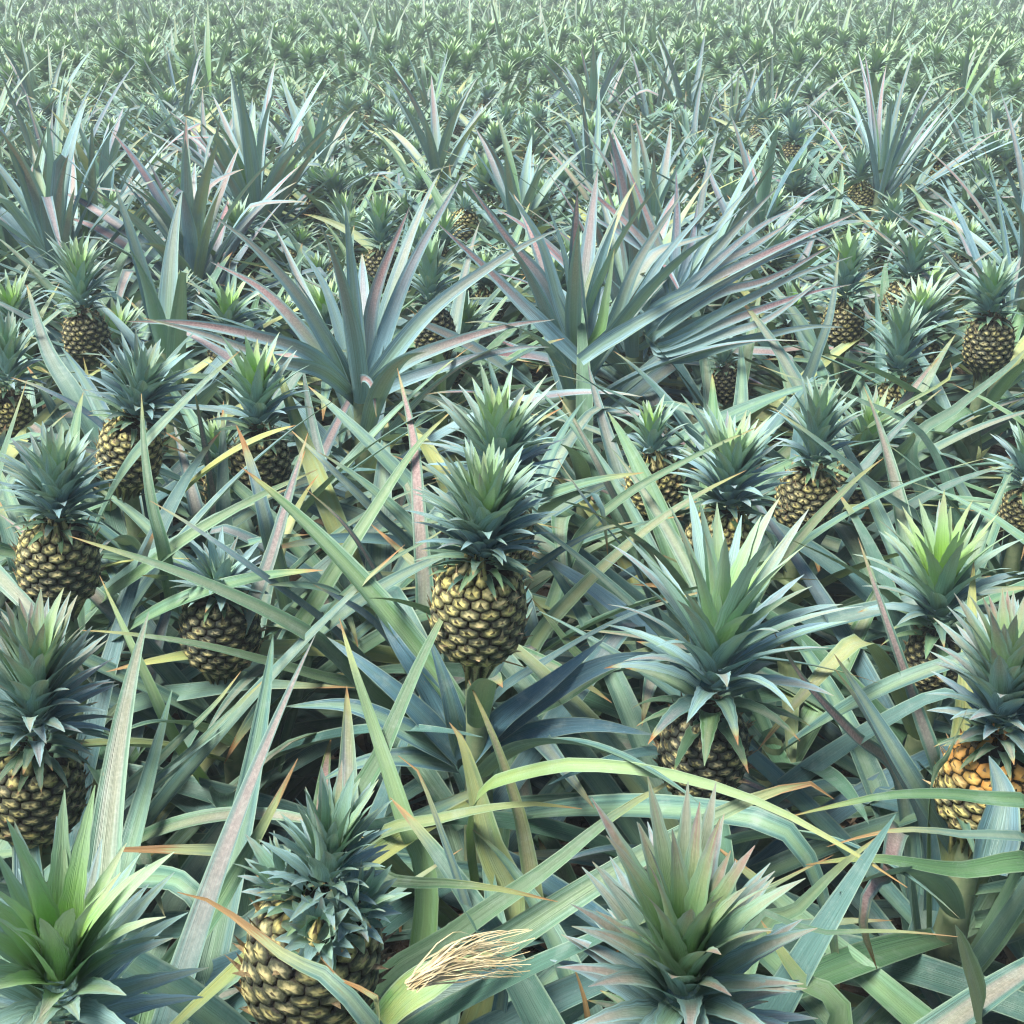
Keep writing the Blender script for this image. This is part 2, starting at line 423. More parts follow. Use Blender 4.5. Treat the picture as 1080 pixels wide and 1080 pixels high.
def tube_mesh(name, pts, rad, mat, K=8):
    pts = np.asarray(pts, float); n = len(pts)
    T = norm(np.gradient(pts, axis=0)); X = norm(np.cross(T, np.array([0.3, .9, .1]))); Y = np.cross(T, X)
    a = np.arange(K) * 2 * np.pi / K
    V = pts[:, None] + (X[:, None] * np.cos(a)[None, :, None] + Y[:, None] * np.sin(a)[None, :, None]) * np.asarray(rad).reshape(-1, 1, 1)
    q = []
    for i in range(n - 1):
        j = np.arange(K); q.append(np.stack([i * K + j, i * K + (j + 1) % K, (i + 1) * K + (j + 1) % K, (i + 1) * K + j], -1))
    return make_mesh(name, V.reshape(-1, 3), np.concatenate(q), None, [mat])

# ------------------------------------------------------------------ scene objects
def thing(name, label, cat, loc, group=None):
    o = bpy.data.objects.new(name, None); COL.objects.link(o); o.location = loc; o.empty_display_size = .1
    o['label'] = label; o['category'] = cat
    if group: o['group'] = group
    return o
def part(name, me, parent, loc=(0, 0, 0), rot=None):
    o = bpy.data.objects.new(name, me); COL.objects.link(o); o.parent = parent; o.location = loc
    if rot is not None: o.rotation_mode = 'QUATERNION'; o.rotation_quaternion = rot
    return o

#HEROES#
# ------------------------------------------------------------------ the plants the photograph singles out
# fruit centre px, fruit width px, crown base px, crown tip px, crown width px, ripeness, crown options, label
HERO = [
 ((505, 642), 97, (511, 592), (518, 462), 142, (.62, .55), dict(n=140, bright=.75, wide=.9), "pineapple plant with the golden scaled fruit and tall blue green crown in the middle", {}),
 ((524, 560), 76, (524, 512), (527, 384), 146, (.5, .4), dict(n=100, bright=.95), "pineapple plant whose pale green crown rises right behind the golden middle fruit", {}),
 ((62, 592), 80, (65, 550), (62, 446), 112, (.42, .45), dict(n=96, bright=.5), "pineapple plant with round fruit and narrow dark crown beside the left edge", {}),
 ((233, 662), 80, (233, 617), (236, 560), 100, (.15, .15), dict(n=60, bright=.35, flat=1), "pineapple plant with low flat bushy crown over a dark fruit crossed by long leaves", {}),
 ((38, 832), 94, (46, 788), (42, 626), 150, (.45, .25), dict(n=110, bright=.6, purple=.65), "pineapple plant with pink tipped crown over yellow green fruit at the left edge", {}),
 ((66, 1165), 150, (76, 1092), (78, 860), 230, (.3, .3), dict(n=92, bright=.72, purple=.25, wide=.80, yellowtip=.5, long=.22), "pineapple plant with big bright green hearted crown in the lower left corner", dict(lean=-.06)),
 ((330, 1008), 138, (352, 945), (374, 812), 112, (.42, .40), dict(n=84, bright=.35), "pineapple plant with large dark fruit bearing extra side crowns around its main crown", dict(side=True)),
 ((704, 1160), 150, (734, 1096), (742, 862), 238, (.5, .4), dict(n=118, bright=.55, purple=.8, wide=.82, blue=.1, long=.1), "pineapple plant with pinkish purple tipped crown low in front, fruit hidden", dict(lean=-.06)),
 ((1043, 828), 98, (1058, 782), (1072, 620), 150, (1.0, .9), dict(n=105, bright=.55, purple=.7), "pineapple plant with orange ripe fruit at the right edge", dict(orange=1.0)),
 ((742, 790), 90, (750, 757), (772, 548), 255, (.05, .12), dict(n=64, bright=.6, purple=.35, long=.6, wide=1.15), "pineapple plant with grey fruit under a very large spreading crown", {}),
 ((756, 572), 66, (776, 546), (783, 438), 130, (.9, .6), dict(n=84, bright=.7), "pineapple plant with yellow fruit tucked under a blue spreading crown behind the largest crown", {}),
 ((850, 527), 60, (858, 505), (868, 403), 95, (.5, .4), dict(n=64, bright=.55), "pineapple plant with brownish fruit and slim upright crown right of the yellow fruit", {}),
 ((985, 695), 58, (988, 652), (1000, 512), 165, (.05, .1), dict(n=52, bright=1.0, purple=.3, long=.6, wide=1.1), "pineapple plant with bright yellow green crown above a shaded fruit near the right edge", {}),
 ((943, 425), 40, (948, 405), (955, 310), 82, (.5, .5), dict(n=60, bright=.5), "pineapple plant with half hidden fruit and blue cone crown between crossing pale leaves", {}),
 ((889, 342), 42, (893, 318), (897, 235), 74, (.4, .2), dict(n=60, bright=.8), "pineapple plant with slim scaly fruit beside one upright pale leaf", {}),
 ((1043, 362), 48, (1045, 345), (1045, 276), 76, (.35, .2), dict(n=60, bright=.6), "pineapple plant with dark blue round crown at the right edge below arching leaves", {}),
 ((92, 357), 46, (87, 336), (80, 253), 70, (.35, .2), dict(n=60, bright=.8), "pineapple plant with small leaning fruit and green topped crown near the left edge", {}),
 ((137, 476), 63, (145, 450), (165, 363), 112, (.6, .5), dict(n=92, bright=.35), "pineapple plant with dark bushy crown over brown fruit split by a leaf", {}),
 ((275, 488), 60, (275, 460), (268, 356), 112, (.4, .4), dict(n=60, bright=.9, purple=.2), "pineapple plant with lime green crown tip standing before the big pale fan", {}),
 ((458, 350), 44, (450, 326), (448, 238), 66, (.0, .0), dict(n=60, bright=.6), "pineapple plant with nearly black fruit behind the right leaves of the big pale fan", {}),
 ((690, 512), 58, (684, 478), (682, 413), 70, (.8, .5), dict(n=44, bright=1.0), "pineapple plant with small lime crown and yellowing leaves over its hidden fruit", {}),
 ((768, 405), 34, (765, 392), (755, 358), 42, (.05, .0), dict(n=40, bright=.3), "pineapple plant with tiny tufted crown on a little dark fruit below the wide fan", {}),
 ((835, 165), 23, (838, 150), (840, 112), 46, (.35, .3), dict(n=46, bright=.6), "pineapple plant with small fruit left of the dense dome of leaves", {}),
 ((10, 440), 46, (8, 420), (12, 330), 84, (.8, .5), dict(n=56, bright=.4), "pineapple plant cut by the left edge, yellow fruit showing under dark crown", {}),
 ((490, 239), 30, (490, 230), (491, 208), 34, (1.0, .5), dict(n=36, bright=.4), "pineapple plant with small golden fruit and tiny crown between two purple tinged fans", {}),
 ((402, 284), 36, (402, 262), (400, 193), 62, (.2, .2), dict(n=56, bright=.75), "pineapple plant with blue upright crown right behind the big pale fan", {}),
 ((908, 208), 26, (893, 195), (893, 150), 48, (.9, .5), dict(n=46, bright=.4), "pineapple plant with yellowish fruit below the dense dome of leaves", {}),
 ((952, 318), 38, (962, 300), (972, 238), 78, (.5, .3), dict(n=50, bright=.95), "pineapple plant with loose lime green crown right of the slim scaly fruit", {}),
 ((240, 372), 40, (240, 352), (241, 288), 92, (.1, .1), dict(n=40, bright=1.0, long=.5), "pineapple plant with open pale green crown left of the big pale fan", {}),
 ((1080, 538), 44, (1084, 515), (1086, 440), 80, (.3, .4), dict(n=50, bright=.5), "pineapple plant cut by the right edge with only a sliver of brown fruit showing", {}),
]
# leafy plants without fruit: base px, top px, half width px, leaves, lean (degrees bearing, amount), tint, label
FANS = [
 ((381, 412), 215, 170, 26, None, (.45, .15), "big pale blue green fan of broad leaves just behind the middle fruit"),
 ((605, 372), 195, 130, 28, None, (.55, .45), "tall fan with one broad purple leaf standing upright, right of the big pale fan"),
 ((672, 318), 205, 190, 44, (10, .38), (.6, .25), "wide fan with long purple streaked leaves all sweeping right"),
 ((930, 190), 66, 112, 54, None, (.45, .25), "dense dome shaped plant of narrow grey green leaves towards the upper right"),
 ((268, 208), 76, 100, 52, None, (.5, .4), "tall fan with pink tinged leaves in the upper left clump"),
 ((200, 268), 140, 100, 46, (175, .15), (.5, .6), "bright green leafy plant in front of the pink tinged upper left fan"),
 ((462, 168), 76, 62, 24, None, (.4, .35), "upright pale fan at the top centre left"),
 ((55, 262), 140, 130, 52, (200, .25), (.4, .25), "large blue leafed plant sweeping left near the left edge"),
 ((548, 222), 126, 66, 24, None, (.3, .35), "slim blue green upright fan above the golden small fruit"),
 ((625, 108), 42, 58, 24, None, (.6, .35), "small reddish fan standing alone near the top"),
 ((1085, 262), 160, 130, 26, (180, .2), (.35, .2), "arching fan at the right edge reaching over the lime crowned plant"),
 ((175, 372), 248, 62, 20, None, (.25, .5), "upright broad leafed plant left of the big pale fan"),
 ((690, 222), 136, 66, 24, None, (.45, .4), "pale upright fan behind the wide purple streaked fan"),
 ((330, 165), 88, 56, 22, None, (.35, .35), "blue green fan right of the pink tinged upper left fan"),
 ((110, 200), 98, 62, 24, None, (.3, .35), "pale leafy plant near the upper left corner"),
 ((800, 235), 150, 52, 18, None, (.35, .45), "short leafy plant left of the yellowish fruit below the dome"),
]
ZONES = []           # ellipses kept mostly clear: cx, cy, rx, ry, depth, chance
plants = []          # xy of every plant, with a radius
def z_fix(x, y, d, lo, hi):
    P = at_depth(x, y, d)
    if P[2] < lo: P = at_height(x, y, lo)
    elif P[2] > hi: P = at_height(x, y, hi)
    return P, float((P - CP) @ CF)

hero_data = []
CLEAR = {0, 2, 4, 6, 8, 9, 10, 11, 14, 16}
for i_, (fc, fw, cb, ct, cw, ripe, co, label, opt) in enumerate(HERO):
    Pc, d = z_fix(*fc, .115 * FPX / fw, .42, .70)
    dia = fw * d / FPX
    FH = dia * 1.06
    rb = ray(*ct); lean = opt.get('lean', 0.0)
    approx_base = Pc + np.array([0, 0, FH * .46])
    rbase = ray(*cb)
    Pb = CP + rbase * ((approx_base[1] - CP[1]) / rbase[1])
    Pt = CP + rb * ((Pb[1] + lean - CP[1]) / rb[1])
    ax = Pt - Pb; CHt = np.linalg.norm(ax); ax = ax / CHt
    fax = norm(Pb - Pc)
    if fax[2] < .8: fax = norm(np.array([fax[0] * .5, 0, 1.0]))
    fax = norm(fax + np.array([0, 0, .7]))
    hero_data.append(dict(Pc=Pc, d=d, dia=dia, FH=FH, Pb=Pb, ax=ax, CH=CHt, fax=fax, CW=cw * d / FPX, ripe=ripe, co=co, label=label, opt=opt))
    ZONES.append((fc[0], fc[1], fw * .48, fw * .5, d - .02, .92 if i_ in CLEAR else .35))
    ZONES.append(((cb[0] + ct[0]) / 2, (cb[1] * .45 + ct[1] * .55), cw * .36, abs(cb[1] - ct[1]) * .48, d - .03, .88))
    foot = (Pc - fax * FH * .5)
    plants.append((foot[0], foot[1], .25))
fan_data = []
for b, top, hw, n, lean, tint, label in FANS:
    P = at_height(*b, .52); d = float((P - CP) @ CF)
    rt = ray(b[0], top); Pt = CP + rt * ((P[1] + .02) / rt[1])
    fan_data.append(dict(P=P, d=d, h=Pt[2] - .46, w=hw * d / FPX, n=n, lean=lean, tint=tint, label=label))
    ZONES.append((b[0], (b[1] * .4 + top * .6), hw * .6, (b[1] - top) * .45, d - .22, .8))
    plants.append((P[0], P[1], .34))

ZA = np.array(ZONES)
def keep_mask(r, C, own=None):
    """which leaves stay: those that do not cover a singled-out plant, and do not hang in front of the lens"""
    L, n, _ = C.shape
    X, Y, D = project(C[:, n // 6:])
    keep = np.ones(L, bool)
    for zi, (cx, cy, rx, ry, zd, p) in enumerate(ZONES):
        hit = (((X - cx) / rx) ** 2 + ((Y - cy) / ry) ** 2 < 1) & (D < zd)
        if own != zi and not (own is not None and zi >= 2 * len(HERO)): keep &= ~(hit.any(1) & (r.random(L) < p))
    keep &= ~((D < .66) & (X > -60) & (X < 1140) & (Y < 1150)).any(1)
    return keep

def build_foliage(r, xy, kind, seed_opts, name='foliage', unique=True, own=None):
    """a leaf mesh in plant space for a plant standing at xy"""
    L = Leaves()
    ms = 7 if kind == 'near' else 5
    sg = 20 if kind == 'near' else 12
    d = gen_rosette(r, seg=sg, msec=ms, **seed_opts)
    C = d['C'] + np.array([xy[0], xy[1], 0]) if unique else d['C']
    keep = keep_mask(r, C, own) if unique else np.ones(len(C), bool)
    if keep.sum() < 5: keep[np.argsort(d['C'][:, -1, 2])[:6]] = True
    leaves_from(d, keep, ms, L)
    return L

def opts_fruiting(r, zf):
    return dict(n=int(r.integers(26, 32)), el=(2, 54), length=r.uniform(.54, .68), width=r.uniform(.050, .062), z0=.05, z1=max(.16, zf - .10), fruiting=True,
                purple=.0, green=.42, yellow=.09)
def opts_leafy(r):
    return dict(n=int(r.integers(26, 36)), el=(12, 82), length=r.uniform(.60, .76), width=r.uniform(.052, .064), z0=.06, z1=.34, fruiting=False,
                purple=.32, green=-.05, yellow=.08, droop=(.25, .9), dry=.2)

def quat_to(ax, spin):
    return Vector((0, 0, 1)).rotation_difference(Vector(tuple(ax))) @ Quaternion((0, 0, 1), spin)

CUSTOM = {}   # plant index -> list of hand placed leaves, filled below
OWN = [(h['Pc'][0], h['Pc'][1], i) for i, h in enumerate(hero_data)] + [(h['P'][0], h['P'][1], 'fan%d' % i) for i, h in enumerate(fan_data)]
def hand_leaf(pts, w, key=None, root=True, **opt):
    """one leaf that the photograph shows on its own; points run from root to tip as (x, y, height)"""
    P = [at_height(x, y, z) if z < 1 else at_depth(x, y, z) for x, y, z in pts]      # a third value above 1 is a distance
    if pts[0][2] >= 1: root = False
    if key is None:
        q = P[0] + (P[0] - P[1]) * .8
        key = min(OWN, key=lambda o: (o[0] - q[0]) ** 2 + (o[1] - q[1]) ** 2)[2]
        o = [o for o in OWN if o[2] == key][0]
        R = np.array([o[0], o[1], .14])
        dist = np.linalg.norm(R[:2] - P[0][:2])
        if root and .05 < dist < .45 and P[0][2] > .25:
            P = [R * .7 + P[0] * .3 + np.array([0, 0, -.04])] + P if pts[0][2] < 1 else [P[0] + norm((P[0] - P[1]) * np.array([1, 1, 0])) * .10 + np.array([0, .05, -.22])] + P
    CUSTOM.setdefault(key, []).append((P, w, opt))
def fan_leaf(key, pts, w, Y, **opt):
    """a leaf of an upright fan: points as (x, y) at distance Y (one value, or one per point)"""
    P = []
    for k, (x, y) in enumerate(pts):
        yy = Y if np.isscalar(Y) else Y[k]
        rr = ray(x, y); P.append(CP + rr * (yy / rr[1]))
    CUSTOM.setdefault(key, []).append((P, w, opt))
hl = hand_leaf
# lower left
hl([(150,1095,.42),(230,955,.58),(278,870,.66),(314,800,.70)], .042, green=.85, dry=.35, purple=0)
hl([(205,1090,.5),(250,1030,.56),(292,975,.62)], .03, green=.6)
hl([(395,1085,.72),(300,1008,.74),(228,954,.75),(187,941,.75)], .027, green=.3, dry=.6)
hl([(400,1080,.72),(365,1040,.75),(338,1010,.77)], .018, green=.8, dry=.5)
hl([(190,790,.45),(150,705,.58),(105,607,.68)], .028, green=.9, young=.45)
hl([(110,870,.4),(170,800,.48),(225,745,.55),(254,708,.58)], .031, green=.8)
hl([(130,870,.4),(200,795,.5),(250,745,.56),(284,712,.6)], .029, green=.7)
hl([(400,740,.45),(330,672,.6),(200,608,.70),(72,565,.74)], .036, green=.8, purple=.2)
hl([(400,715,.4),(350,662,.55),(275,605,.68),(200,553,.74),(158,528,.76)], .024, green=.1)
hl([(400,735,.4),(330,712,.5),(220,682,.6),(130,668,.64),(85,665,.64)], .03, green=.85, yellow=.15)
hl([(95,642,1.85),(150,603,1.64),(200,565,1.6),(270,525,1.65),(335,495,1.72)], .03, green=.8, young=.15)
hl([(98,565,1.8),(128,503,1.66),(158,462,1.63),(205,413,1.64),(253,370,1.68)], .03, green=.5)
hl([(232,575,.4),(225,520,.5),(212,450,.64),(205,410,.72)], .036, green=.5, purple=.7)
hl([(184,645,1.75),(174,585,1.6),(160,530,1.58),(152,470,1.6),(149,415,1.64)], .024, green=.8)
hl([(300,640,1.85),(285,570,1.7),(272,515,1.68),(258,470,1.70),(249,448,1.72)], .036, green=0, dry=.6)
hl([(232,725,1.75),(262,650,1.62),(285,590,1.62),(305,520,1.66),(325,456,1.72)], .032, green=.4, purple=.6)
hl([(150,500,.5),(97,440,.62),(50,412,.68),(12,398,.70)], .03, green=0)
hl([(102,450,.35),(97,420,.45),(88,377,.54)], .032, yellow=1, green=.9)
hl([(110,480,.4),(80,420,.52),(50,370,.60),(28,300,.70)], .045, green=.45, purple=.3)
# centre
hl([(300,700,.4),(340,625,.52),(390,545,.62),(440,470,.7),(480,430,.74)], .04, green=.9, young=.1)
hl([(455,700,.4),(448,620,.52),(442,540,.62),(436,462,.70),(419,388,.76)], .036, green=.6, purple=.9)
hl([(445,600,.45),(400,545,.58),(350,495,.66),(305,452,.7)], .035, green=0)
hl([(430,670,.42),(400,610,.54),(365,555,.64),(322,515,.70)], .025, green=.3, purple=.7)
hl([(450,740,.42),(425,695,.5),(387,650,.6),(330,616,.68)], .03, green=0, key=0)
hl([(340,660,.5),(400,600,.6),(450,570,.66),(483,549,.7)], .021, green=.7)
hl([(450,960,.45),(425,860,.55),(392,760,.64),(372,700,.70),(358,652,.73)], .036, green=1, young=.4)
hl([(370,880,.5),(400,800,.6),(440,705,.68),(470,645,.71),(487,618,.72)], .036, green=.75, young=.1)
hl([(562,985,.4),(552,880,.52),(525,790,.62),(494,717,.69)], .034, green=.9, yellow=.45, purple=.5)
hl([(535,985,.38),(515,890,.46),(490,790,.55),(474,762,.57)], .04, green=.9, yellow=.6, taper=3)
hl([(380,1075,.5),(480,985,.6),(575,918,.68),(650,858,.72),(724,815,.74)], .034, green=.7, young=.15)
hl([(400,1085,.5),(530,995,.6),(650,918,.68),(740,868,.72),(800,840,.74),(857,826,.74),(880,843,.72)], .042, green=.75, dry=.35)
hl([(500,850,.55),(570,812,.7),(640,808,.74),(720,820,.75),(806,848,.75),(890,893,.74),(957,936,.72)], .025, green=1, young=.4, yellow=.3)
hl([(400,890,.5),(470,862,.58),(550,848,.62),(614,853,.62)], .026, green=.9, yellow=.45)
hl([(360,950,.66),(430,932,.7),(510,935,.72),(588,951,.71)], .026, green=.95, dry=.25)
hl([(525,1075,.5),(500,980,.6),(470,890,.68),(440,812,.74),(420,797,.75)], .021, green=0, dry=.3)
hl([(420,1085,.6),(490,1045,.66),(556,1015,.69)], .03, green=0, taper=6, g=1.4, dry=.04)
for q, w in (([(486,800,.46),(455,735,.54),(425,690,.60),(395,640,.64)], .040), ([(492,795,.46),(505,740,.53),(528,690,.58),(562,640,.62)], .036), ([(498,795,.46),(560,745,.54),(640,700,.60),(725,690,.60)], .040),
             ([(478,800,.46),(430,772,.52),(370,745,.56),(300,745,.56)], .036), ([(490,805,.44),(480,760,.52),(468,715,.58),(452,670,.63)], .036), ([(496,800,.46),(530,760,.53),(575,725,.58),(640,672,.62)], .038),
             ([(484,800,.46),(440,750,.54),(395,710,.59),(345,672,.62)], .034), ([(500,805,.44),(560,775,.5),(620,765,.53),(690,775,.52)], .036), ([(480,808,.44),(430,800,.49),(380,805,.5),(335,825,.48)], .036)):
    hl(q, w, key=0, root=False, green=0, g=.9, purple=0, dry=.1)
hl([(395,1090,.62),(430,1050,.70),(478,1022,.73),(520,1005,.74)], .03, key=6, green=1, young=.3, yellow=.5, taper=3, dry=0)
hl([(622,1095,.6),(615,1050,.64),(604,1016,.67)], .022, yellow=1, green=1, dry=1)
# lower right
hl([(1090,870,.6),(1034,842,.66),(950,838,.7),(880,850,.7),(830,862,.68)], .029, green=1, purple=0)
hl([(1090,920,.55),(1010,918,.6),(920,905,.64),(850,912,.62)], .036, green=1, purple=0)
hl([(1095,905,.66),(1010,880,.71),(940,876,.73),(872,893,.72)], .023, green=.4, dry=.4)
hl([(790,1010,.55),(840,960,.64),(885,915,.7),(932,878,.74)], .032, green=.7, young=.15)
hl([(950,880,.5),(935,922,.62),(918,935,.66),(910,975,.62),(925,1022,.54)], .034, green=.2, purple=1, dry=.3)
hl([(1035,1100,.45),(1022,1030,.6),(1007,975,.68)], .045, green=.9, yellow=.5, purple=.4, taper=6, dry=.05)
hl([(780,1000,.72),(860,985,.76),(940,982,.77),(1010,988,.76)], .014, green=.7, dry=.3)
hl([(880,1100,.6),(840,1030,.66),(802,970,.7)], .032, green=1, young=.3, taper=3)
hl([(1000,890,.4),(960,820,.52),(915,745,.6),(880,690,.66)], .036, green=0)
hl([(980,890,.36),(940,800,.5),(905,740,.58),(880,705,.62)], .03, green=.1)
hl([(950,830,.4),(900,775,.52),(850,720,.62),(815,665,.68)], .03, green=.2, purple=1)
hl([(985,815,.35),(965,745,.45),(940,670,.55),(905,567,.66)], .036, green=.5, purple=.8)
hl([(1015,790,.4),(1022,690,.52),(1027,590,.62)], .052, green=.8, yellow=.9, purple=.7)
hl([(1040,918,1.2),(1053,868,1.22),(1057,836,1.24),(1043,797,1.26)], .052, key=8, green=-.1, g=1.1, dry=0)
hl([(980,840,.5),(1000,795,.6),(1020,748,.68)], .017, green=1)
# right
hl([(800,625,.4),(850,560,.56),(900,508,.65),(932,483,.69)], .034, green=.7, yellow=.25, purple=.3)
hl([(560,690,.4),(610,625,.52),(680,560,.64),(740,520,.70),(787,496,.73)], .036, green=.7, yellow=.3, purple=.4)
hl([(600,590,.45),(650,530,.58),(735,480,.68),(800,450,.72)], .03, green=.8)
hl([(670,575,.4),(640,510,.56),(612,455,.65),(588,415,.71)], .035, green=.5, purple=.5)
hl([(670,600,.45),(630,545,.6),(586,482,.69)], .02, green=0)
hl([(530,640,.45),(575,592,.56),(630,560,.62),(668,550,.63)], .033, green=0)
hl([(520,740,.4),(580,695,.5),(650,655,.62),(710,633,.68),(750,622,.7),(766,627,.69)], .022, green=.1, dry=.35)
hl([(640,740,.35),(600,680,.45),(560,630,.52)], .032, green=1)
hl([(540,775,.4),(600,730,.5),(660,695,.58),(722,672,.62)], .045, green=.85)
hl([(980,470,.5),(900,420,.6),(840,400,.64),(800,385,.66)], .03, green=.6)
hl([(900,470,.45),(950,430,.58),(1000,400,.66),(1002,382,.68)], .034, green=.9, yellow=.4)
hl([(960,480,.45),(1010,430,.56),(1060,390,.64),(1090,360,.68)], .036, green=.6)
hl([(845,410,.42),(862,372,.52),(876,330,.62),(885,265,.76)], .044, green=.2, taper=1.3)
hl([(980,560,.4),(930,520,.52),(870,470,.62),(815,430,.68)], .034, green=.4)
# the big pale fan behind the middle fruit
k = 'fan0'; F = fan_leaf; Yb = 2.5
B0 = (379, 425)
F(k, [B0,(377,400),(373,310),(364,216)], .055, Yb, green=-0.72, purple=.1, dry=0)
F(k, [B0,(386,395),(396,310),(432,218)], .052, Yb+.02, green=-0.40, purple=1, dry=0)
F(k, [B0,(393,390),(432,285),(488,183)], .05, [2.5,2.5,2.55,2.62], green=-0.53, purple=.5, dry=0)
F(k, [B0,(402,390),(457,325),(540,266),(592,240)], .05, [2.5,2.48,2.5,2.55,2.6], green=-0.79, purple=.4, dry=0)
F(k, [B0,(362,390),(320,320),(270,262),(224,227)], .05, [2.5,2.46,2.44,2.44,2.45], green=-0.53, purple=.5, dry=0)
F(k, [B0,(370,390),(346,310),(318,262)], .045, [2.5,2.52,2.58,2.62], green=-0.53, purple=.1, dry=0)
F(k, [B0,(350,388),(307,335),(272,302),(222,276)], .05, [2.5,2.5,2.52,2.54,2.55], green=-0.92, purple=1, dry=0)
F(k, [B0,(420,386),(475,362),(540,343),(585,337)], .046, [2.5,2.42,2.4,2.4,2.42], green=-0.92, purple=.9, dry=.1)
F(k, [B0,(415,405),(482,382),(545,367),(580,366)], .042, [2.5,2.38,2.33,2.3,2.3], green=-0.92, purple=.5, dry=.1)
F(k, [B0,(330,375),(270,354),(200,341),(132,339)], .046, [2.5,2.4,2.36,2.36,2.38], green=-0.92, purple=1, dry=.1)
F(k, [B0,(340,392),(290,380),(215,352),(150,335)], .042, [2.5,2.36,2.3,2.3,2.32], green=-0.92, purple=.6)
F(k, [B0,(400,370),(425,300),(440,262)], .045, [2.5,2.56,2.64,2.7], green=-0.66, purple=.3, dry=0)
F(k, [B0,(381,400),(392,406),(397,440)], .034, [2.5,2.4,2.36,2.34], purple=1, green=-0.79)
# the tall fan with one purple leaf
k = 'fan1'; B1 = (612, 380)
F(k, [B1,(608,320),(606,260),(609,200)], .06, 2.7, green=0.05, purple=1, dry=0)
F(k, [B1,(624,320),(634,275),(651,226)], .05, 2.72, green=-0.92, purple=0, dry=0)
F(k, [B1,(590,320),(570,255),(536,200)], .046, 2.7, green=-0.92, purple=.1, dry=0)
F(k, [B1,(600,292),(590,250),(577,216)], .03, 2.75, green=-0.79, purple=0, dry=0)
F(k, [B1,(645,345),(672,278),(722,200)], .046, 2.68, green=-0.27, purple=.4, dry=0)
F(k, [B1,(660,335),(700,272),(758,206)], .036, 2.62, green=-0.92, purple=.2, dry=0)
F(k, [B1,(560,330),(520,290),(462,236)], .046, 2.62, green=-0.92, purple=1, dry=0)
F(k, [B1,(575,300),(540,258),(490,188)], .046, 2.7, green=-0.40, purple=1, dry=0)
F(k, [B1,(640,360),(700,325),(770,290)], .044, 2.55, green=-0.92, purple=.2)
F(k, [B1,(632,350),(640,310),(648,262)], .036, 2.66, green=0.25, young=.5)
# the wide fan: upright leaves, and long ones sweeping right
k = 'fan2'; B2 = (690, 360)
for pts, w, gr, pu in [
    ([(687,330),(735,303),(810,266),(905,224)], .040, .3, .9), ([(690,352),(752,311),(812,294),(882,256)], .040, .1, .8), ([(700,372),(765,352),(812,335),(872,290)], .036, .1, .5),
    ([(700,340),(760,300),(830,262),(880,246)], .038, .5, .3), ([(705,360),(770,325),(840,290),(900,270)], .035, .1, .4), ([(710,378),(780,360),(850,345),(890,345)], .04, .3, .2),
    ([(690,340),(740,290),(800,240),(850,215)], .038, .5, .5), ([(700,366),(770,338),(850,310),(898,300)], .035, .0, 1)]:
    F(k, [B2] + pts, w, [2.75, 2.7, 2.66, 2.64, 2.64], green=gr * 1.2 - 1, purple=pu, dry=.1)
B3 = (712, 320)
for pts, w, gr, pu in [
    ([(712,270),(714,230),(713,178)], .040, .4, .7), ([(728,262),(733,235),(736,212)], .04, .5, .5), ([(742,262),(768,225),(800,187)], .038, .2, .2), ([(755,265),(785,232),(822,196)], .044, .7, .4),
    ([(695,262),(680,220),(660,172)], .040, .4, .9), ([(690,270),(655,230),(608,190)], .036, .2, 1), ([(700,280),(660,250),(612,222)], .036, .1, .4), ([(735,290),(790,262),(838,232)], .046, .6, .6), ([(722,270),(738,238),(745,222)], .04, .8, .1)]:
    F(k, [B3] + pts, w, [2.95, 3.0, 3.03, 3.06], green=gr * 1.2 - 1, purple=pu, dry=0)


def add_custom(out, key, xy):
    key_up = None if not str(key).startswith('fan') else 1
    for pts, w, opt in CUSTOM.get(key, []):
        P = np.array(pts, float) - np.array([xy[0], xy[1], 0])
        # Catmull-Rom through the points
        n = 26
        Q = np.concatenate([[2 * P[0] - P[1]], P, [2 * P[-1] - P[-2]]])
        seg = len(P) - 1; out_pts = []
        for t in np.linspace(0, seg, n):
            i = min(int(t), seg - 1); f = t - i
            a, b, c, d = Q[i], Q[i + 1], Q[i + 2], Q[i + 3]
            out_pts.append(.5 * ((2 * b) + (-a + c) * f + (2 * a - 5 * b + 4 * c - d) * f * f + (-a + 3 * b - 3 * c + d) * f ** 3))
        C = np.array(out_pts)
        ln = np.concatenate([[0], np.cumsum(np.linalg.norm(np.diff(C, axis=0), axis=1))]); s = np.linspace(0, ln[-1], n)
        C = np.stack([np.interp(s, ln, C[:, k]) for k in range(3)], -1)[None]
        Pp, U, V = blade_surface(C, np.array([w * (1.05 if key_up is None else .88)]), np.array([opt.get('g', .7)]), np.array([opt.get('roll', random.uniform(-.3, .3))]), 7, taper=opt.get('taper', 1.4), basew=.85, upv=(0, -.5, .85) if key_up is None else (0, -.95, .3))
        out.add(Pp, U, V, random.random(), opt.get('young', 0), opt.get('purple', .15), opt.get('dry', .18), opt.get('green', .5), opt.get('yellow', 0))

